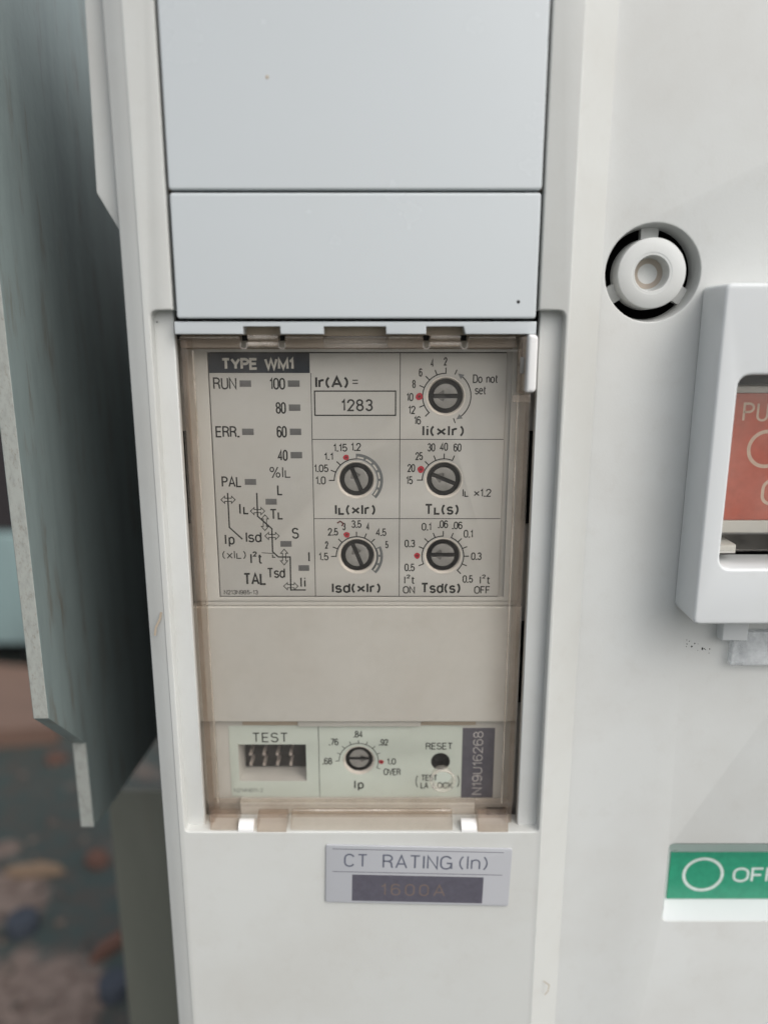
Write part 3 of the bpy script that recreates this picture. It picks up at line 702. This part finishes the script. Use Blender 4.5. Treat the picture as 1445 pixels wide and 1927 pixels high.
# top rim pieces, two snap tabs, the frosted window between
zr0, zr1 = Z(655, 4.8), Z(631.5, 4.8)
xt = lambda p: X(p, 643, 4.8)
def rimpiece(a, b, bl_=0.0, brr=0.0):
    plate('lid_rim', [rpoly(rect(xt(a), zr0, xt(b), zr1), [bl_, brr, .25, .25])], 3.3, 4.8, 'smoke_edge', lid, .2, 3)
    x0, x1 = xt(a) + .2, xt(b) - .2
    prism_x('rim_bead', [(4.8 + .22 * math.cos(2 * math.pi * i / 10), zr1 - .32 + .2 * math.sin(2 * math.pi * i / 10)) for i in range(10)], x0, x1, 'highlight_clear', lid, smooth=True)  # bright top-edge highlight put into the bead's pale colour
rimpiece(338, 452, 0, .5); rimpiece(536, 609, .5, 0); rimpiece(729, 796, 0, .5); rimpiece(880, 972, .5, 0)
box('rim_window', xt(610), xt(728), zr0, Z(646.5, 4.8), 3.3, 4.6, 'smoke_rib', lid, .15)
box('rim_window', xt(610), xt(728), Z(646, 4.8), zr1, 3.05, 3.5, 'smoke_rib', lid, .1)
for a, b in ((465, 524), (809, 867)):
    tb = plate('snap_tab', [rpoly(rect(xt(a), zr0 + .1, xt(b), zr1 + .12), .3)], 3.2, 4.3, 'smoke_edge', lid, .2)
    for zz in (Z(634.5, 5), Z(648, 5)):
        prism_x('tab_ridge', [(4.35 + .45 * math.cos(2 * math.pi * i / 12), zz + .42 * math.sin(2 * math.pi * i / 12)) for i in range(12)], xt(a) + .1, xt(b) - .1, 'highlight_clear', tb, smooth=True)  # ridge highlights are put into the pale colour
    for c in (a - 6.5, b + 6.5):
        x, z = xt(c), zr0 + .35
        strokes('tab_slot', [([(x - .55, z + .6)] + [(x + .55 * math.cos(R(t)), z + .5 * math.sin(R(t))) for t in range(180, 361, 20)] + [(x + .55, z + .6)], False)], .13, 4.75, 'slot_edge', tb)
        box('tab_gap', x - .5, x + .5, zr1 - .9, zr1 + .05, 3.05, 3.2, 'black_void', tb, .02)
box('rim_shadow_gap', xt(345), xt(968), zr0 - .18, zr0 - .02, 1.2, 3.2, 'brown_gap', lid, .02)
# foot of the lid: hinge barrels
fy = Z(1552, 5.5)
def barrel(a, b, h=4.4, r=2.1, m='smoke_thick'):
    prism_x('hinge_barrel', [(h + r * math.cos(2 * math.pi * i / 18), fy + 1.15 * r * math.sin(2 * math.pi * i / 18)) for i in range(18)], X(a, 1547, 5), X(b, 1547, 5), m, lid, smooth=True)
barrel(399, 449); barrel(487, 541, 4.7, 2.3); barrel(549, 850, 4.3, 2.2, 'smoke_edge'); barrel(898, 953, 4.7, 2.3)
for py, hh in ((1525, 6.3), (1568, 6.3)):
    prism_x('rail_highlight', [(hh + .2 * math.cos(2 * math.pi * i / 10), Z(py, hh) + .2 * math.sin(2 * math.pi * i / 10)) for i in range(10)], X(552, 1547, 6), X(847, 1547, 6), 'highlight_clear', lid, smooth=True)  # thin strips added to paint highlight lines along the long barrel
box('lid_foot', X(398, 1545, 4) , X(958, 1545, 4), cz0 + .3, Z(1520, 4), .6, 1.1, 'smoke_rib', lid, .15)
box('rubber_pad', X(916, 1537, 2), X(950, 1537, 2), Z(1550, 2), Z(1524, 2), 1.15, 1.45, 'dial_black', lid, .1)

# latch block at the lid's top right corner
la = thing('lid_latch', 'small white upright latch clipped on the corner of the clear lid', 'latch', (X(1000, 690, 7), -7, Z0 + Z(738, 7)))
qx0, qx1 = X(992, 690, 7.8), X(1010.5, 690, 7.8)
plate('latch_body', [rpoly(rect(qx0, Z(739, 7.8), qx1, Z(629.5, 7.8)), [.3, 1.0, .9, .5])], 2.2, 7.8, 'pin_white', la, .5, 4)
plate('latch_clip', [rpoly(rect(X(975.5, 690, 6), Z(742, 6), qx0 + .05, Z(632, 6)), [.4, .1, .1, 1.2])], 3.4, 6.2, 'smoke_edge', la, .5, 4)
box('latch_slot', X(978, 690, 6.3), X(986, 690, 6.3), Z(703, 6.3), Z(672, 6.3), 6.1, 6.32, 'dial_notch', la, .05)
box('latch_foot', X(964, 750, 5.6), X(998, 750, 5.6), Z(757, 5.6), Z(743, 5.6), HC + .03, 5.7, 'smoke_rib', la, .15)

# ------------------------------------------------------------------ rating plate (stuck on a little askew)
p0 = Vector(U(613.7, 1590, HB + .4)); p1 = Vector(U(964, 1597.8, HB + .4)); p2 = Vector(U(615.8, 1698, HB + .4))
ux = (p1 - p0).normalized(); uz = Vector((-ux.y, ux.x)); PW = (p1 - p0).length; PH = abs((p2 - p0).dot(uz))
def pp(u, v): q = p0 + ux * (u * PW) - uz * (v * PH); return (q.x, q.y)
rp = tag(plate('rating_plate', [rpoly([pp(0, 1), pp(1, 1), pp(1, 0), pp(0, 0)], .5)], HB + .02, HB + .4, 'plate_silver', None, .1), 'grey current rating plate stuck slightly askew below the clear lid', 'plate')
hp = HB + .4
for v in (.065, .455): strokes('printed_line', [([pp(.035, v), pp(.955, v)], False)], .13, hp, 'ink_slate', rp)
def ptext(s, u0, u1, v0, v1, w, mat, gap=.17, dh=0):
    L = lay(s, u0 * PW, u1 * PW, -v1 * PH, -v0 * PH, w, gap)
    strokes('lettering', [([tuple(p0 + ux * x + uz * z) for x, z in pts], c, ww) for pts, c, ww in L], w, hp + dh, mat, rp)
ptext('CT', .097, .225, .14, .37, .36, 'ink_plate', .25); ptext('RATING', .305, .683, .14, .38, .36, 'ink_plate', .2); ptext('(In)', .718, .872, .13, .37, .32, 'ink_plate')
fillpoly('dark_block', [pp(.143, .96), pp(.855, .96), pp(.855, .50), pp(.143, .50)], hp + .012, 'ink_slate', rp)
ptext('1600A', .300, .650, .645, .85, .26, 'ink_bronze', .32, .015)

# ------------------------------------------------------------------ button guard, red push button
HQ = HR + 9.6
gd = thing('button_guard', 'raised white square guard with a clear window around the red button', 'guard', (X(1450, 1170, HQ), -HR, Z0 + Z(1175, HQ)))
fx0 = X(1335.5, 853, HQ); fz0, fz1 = Z(1175.5, HQ), Z(532.5, HQ)
wx_0 = X(1371.5, 888, HQ); wz0, wz1 = Z(1071, HQ), Z(706, HQ)
plate('guard_frame', [rpoly(rect(fx0, fz0, fx0 + 46, fz1), 1.2), rpoly(rect(wx_0, wz0, wx_0 + 34, wz1), 2.2)], HR + .03, HQ, 'guard_white', gd, .55, 4)
box('window_pane', wx_0 - .6, wx_0 + 34.6, Z(1036, HQ - 3), wz1 + .5, HQ - 3.6, HQ - 2.6, 'pane_clear', gd, .1)
box('pane_ledge', wx_0 - .3, wx_0 + 5, Z(1042, HQ - 5), Z(1026, HQ - 5), HR - 1, HQ - 5.0, 'cream_plastic', gd, .3)
box('guard_tab', X(1352, 1188, 3), X(1400, 1188, 3), Z(1200, 3), fz0 + 3, HR - 2.5, HR + 2.6, 'guard_white', gd, .3)
lv = tag(plate('lock_lever', [rpoly(rect(X(1377, 1228, 4), Z(1254, 4), X(1377, 1228, 4) + 16, Z(1190, 4)), .4)], HR + .05, HR + 1.8, 'frost_clear', None, .3), 'frosted clear locking lever hanging under the white button guard', 'lever')
HP = HR + 2.6
pb = thing('push_button', 'red push button behind the clear window of the white guard', 'push button', (X(1450, 980, HP), -HR, Z0 + Z(1000, HP)))
bx0 = X(1345, 860, HP)
face = plate('button_face', [rpoly(rect(bx0, Z(979, HP), bx0 + 34, Z(740, HP)), .5)], HR - 2, HP, 'button_red', pb, .2)
box('button_rim', bx0 - .4, bx0 + 34.4, Z(1002.5, HP), Z(979, HP) - .05, HR - 2, HP + .1, 'cream_plastic', pb, .2)
box('button_rim', bx0 - .4, bx0 + 34.4, Z(740, HP) + .05, Z(727, HP), HR - 2, HP + .1, 'cream_plastic', pb, .2)
box('button_shaft', bx0 + 4, bx0 + 30, Z(1018, HP), Z(985, HP), HR - 3, HR - 2.05, 'metal_dull', pb, .1)
text('PUSH', 1397, 1500, 757.4, 793.3, 4.4, 'button_letter', face, HP, gap=.22)
ox, oz = U(1441, 845, HP); strokes('lettering', [(circ(ox, oz, 3.15, 40), True)], .64, HP, 'button_letter', face)
text('OFF', 1431, 1545, 901, 951, 6, 'button_letter', face, HP)

# ------------------------------------------------------------------ status indicator in its sloped slot
si = thing('status_indicator', 'green status flag with white ring and lettering in a sloped slot', 'indicator', (sx0 + 15, -HR, Z0 + sz0))
HI = HR - 5.0
fa = [(sx0 - .0, sz0, HR - .05), (sx0 + 60, sz0, HR - .05), (sx0 + 60, sz1, HR - .05), (sx0, sz1, HR - .05)]
ix0 = X(1256.3, 1645, HI); iz0, iz1 = Z(1690, HI), Z(1602, HI)
ba = [(ix0, iz0, HI), (ix0 + 56, iz0, HI), (ix0 + 56, iz1, HI), (ix0, iz1, HI)]
sl = hexa('slot_wall', fa, ba, 'guard_white', si)
bm = bmesh.new(); bm.from_mesh(sl.data)
fs = sorted(bm.faces, key=lambda f: f.calc_center_median().y); bmesh.ops.delete(bm, geom=[fs[0]], context='FACES'); bm.to_mesh(sl.data); bm.free()
fg = plate('flag', [rect(ix0 + .05, iz0 + .05, ix0 + 50, iz1 - .05)], HI + .02, HI + .3, 'flag_green', si, .05)
hi = HI + .3
rx_, rz_ = U(1322, 1645.6, hi)
strokes('lettering', [([(rx_ + 4.15 * math.cos(2 * math.pi * i / 40), rz_ + 3.9 * math.sin(2 * math.pi * i / 40)) for i in range(40)], True)], .66, hi, 'flag_letter', fg)
text('OFF', 1378, 1464, 1632.5, 1660, 4.6, 'flag_letter', fg, hi)

# ------------------------------------------------------------------ steel cradle at the left
cr = thing('steel_cradle', 'grey-green painted steel side plate and bracket of the draw-out frame', 'frame', (X(40, 950, 2), 60, 0))
xi = X(45, 923, 2)                                           # inner face of the side plate
TP = 3.0
zs1 = Z(1352, 2); zs2 = Z(1398, -14); zb1 = Z(1556, -14)
prof = [(2, 330), (2, zs1), (-14, zs2), (-14, zb1), (-24, zb1 - 1.5), (-62, Z(1400, -60)), (-90, Z(1330, -90)), (-190, Z(1330, -90) - 10), (-190, 330)]
prism_x('side_plate', prof, xi - TP, xi, 'plate_green', cr)
for (a, b), hh in (((330, zs1 + .1), 2), ((zs2 - .1, zb1 + .1), -14)):
    hexa('cut_edge', [(xi - TP + .15, b, hh + .12), (xi - .15, b, hh + .12), (xi - .15, a, hh + .12), (xi - TP + .15, a, hh + .12)], [(xi - TP + .05, b, hh + .01), (xi - .05, b, hh + .01), (xi - .05, a, hh + .01), (xi - TP + .05, a, hh + .01)], 'plate_cut_edge', cr)
hb = -62
plate('bracket', [rpoly([(X(243, 1900, hb), -Z0 + 2), (xc + 40, -Z0 + 2), (xc + 40, Z(1486, hb)), (X(205, 1530, hb), Z(1486, hb))], [0, 0, 0, 3.2])], hb - 3, hb, 'bracket_olive', cr, .8, 4)
box('rear_panel', xi - 2, xc + 60, Z(1430, -120), -20, -123, -120, 'dark_panel', cr)
box('rear_leg', xi - 2, xi + 60, -Z0 + 1, 20, -187, -183, 'bracket_olive', cr)
box('base_rail', xi - 4, xbv + 120, -Z0 + 1, -Z0 + 21.5, -180, -70, 'bracket_olive', cr)

# ------------------------------------------------------------------ far left: floor clutter and a cabinet
def onfloor(px, py): x, h = G(px, py); return x, -h
def cabinet():
    x, y = onfloor(20, 1262)
    t = thing('switchgear_cabinet', 'dark cabinet with a pale teal plinth standing behind the steel plate', 'cabinet', (x - 120, y + 60, 0))
    yb = -y
    zz = lambda py: CAM.z + (y - CAM.y) * (ray(20, py).z / ray(20, py).y)
    box('plinth', x - 420, x + 60, zz(1212), zz(1004), yb - 240, yb, 'teal_paint', t, 2)
    box('cabinet_body', x - 415, x + 55, zz(1002), zz(300), yb - 238, yb - 6, 'dark_panel', t, 2)
    for q in (x - 400, x - 200, x + 10): box('foot', q, q + 40, -Z0, zz(1212) - .2, yb - 200, yb - 12, 'rubber_black', t, 1)
cabinet()
def board():
    a, b = onfloor(-60, 1412), onfloor(112, 1400); c, e = onfloor(112, 1290), onfloor(-60, 1270)
    up = 16
    vs = [Vector((p[0], p[1], z)) for z in (0.2, up) for p in (a, b, c, e)]
    fs = [(0, 1, 2, 3), (4, 5, 6, 7), (0, 1, 5, 4), (1, 2, 6, 5), (2, 3, 7, 6), (3, 0, 4, 7)]
    return tag(link('wooden_board', vs, fs, 'wood_brown'), 'reddish brown board lying flat on the green floor', 'board')
board()
def chip(name, label, cat, px, py, L, Wd, ang, mat, th=3):
    x, y = onfloor(px, py); random.seed(px)
    pts = [(math.cos(t) * L * random.uniform(.75, 1.1), math.sin(t) * Wd * random.uniform(.75, 1.1)) for t in [2 * math.pi * i / 9 for i in range(9)]]
    ca, sa = math.cos(R(ang)), math.sin(R(ang)); n = 9
    vs = [Vector((x + u * ca - v * sa, y + u * sa + v * ca, .3)) for u, v in pts] + [Vector((x + (u * ca - v * sa) * .9, y + (u * sa + v * ca) * .9, th + random.uniform(0, 2))) for u, v in pts]
    fs = [list(range(n)), list(range(n, 2 * n))] + [(i, (i + 1) % n, (i + 1) % n + n, i + n) for i in range(n)]
    return tag(link(name, vs, fs, mat), label, cat)
chip('wood_chip', 'pale tan wood splinter on the dirty floor', 'chip', 68, 1642, 19, 6, 0, 'scrap_tan', 3)
chip('rust_flake', 'small orange-red rust flake on green paint under the plate', 'flake', 182, 1622, 10, 8, -30, 'scrap_orange')
chip('rust_flake', 'long orange rust flake beside the olive bracket', 'flake', 212, 1783, 14, 5, 60, 'scrap_orange', 4)
chip('rust_flake', 'tiny orange rust flake on the green floor by the brown board', 'flake', 106, 1432, 9, 7, 10, 'scrap_orange', 4)
def cap(px, py, r, label):
    x, y = onfloor(px, py); n = 28; vs, fs = [], []
    prof = [(r, .2), (r, 7), (r * .92, 8.5), (r * .8, 9), (.01, 9)]
    for a, z in prof: vs += [Vector((x + a * (1 + (.03 if i % 2 else 0)) * math.cos(2 * math.pi * i / n), y + a * (1 + (.03 if i % 2 else 0)) * math.sin(2 * math.pi * i / n), z)) for i in range(n)]
    for k in range(4):
        for i in range(n): fs.append((k * n + i, k * n + (i + 1) % n, (k + 1) * n + (i + 1) % n, (k + 1) * n + i))
    return tag(link('bottle_cap', vs, fs, 'cap_blue', smooth=True), label, 'cap')
cap(45, 1748, 8.5, 'blue bottle cap on bare brown concrete')
cap(218, 1868, 8, 'blue bottle cap on green paint next to the olive bracket')

# loose grit on the floor, too fine to count
def grit():
    rnd = random.Random(11); vs, fs = [], []
    for k in range(120):
        px, py = rnd.uniform(-120, 260), rnd.uniform(1440, 1990)
        x, y = onfloor(px, py); sz = rnd.choice((1.0, 1.3, 1.8, 2.4, 3.4)) * rnd.uniform(.7, 1.2)
        a = rnd.uniform(0, 6.28); n = 5; o = len(vs)
        ring = [(math.cos(a + i * 6.283 / n) * sz * rnd.uniform(.6, 1.2), math.sin(a + i * 6.283 / n) * sz * rnd.uniform(.6, 1.2)) for i in range(n)]
        vs += [Vector((x + u, y + v, .2)) for u, v in ring] + [Vector((x + u * .6, y + v * .6, sz * rnd.uniform(.4, .9))) for u, v in ring]
        fs += [tuple(o + i for i in range(n)), tuple(o + n + i for i in range(n))] + [(o + i, o + (i + 1) % n, o + n + (i + 1) % n, o + n + i) for i in range(n)]
    g = link('floor_grit', vs, fs, 'grit_mix'); g['kind'] = 'stuff'
    g['label'] = 'loose brown and grey grit scattered over the floor'; g['category'] = 'grit'
m, nt, n, l, p = nodes('grit_mix')
v = coords(n, l)
c = mixc(n, l, ramp(n, l, noise(n, l, v, 75, 2), .45, .55), (.17, .135, .11), (.08, .065, .058))
c = mixc(n, l, ramp(n, l, noise(n, l, v, 48, 2), .64, .70), c, (.15, .075, .05))
l.new(c, p.inputs['Base Color']); p.inputs['Roughness'].default_value = .85
grit()
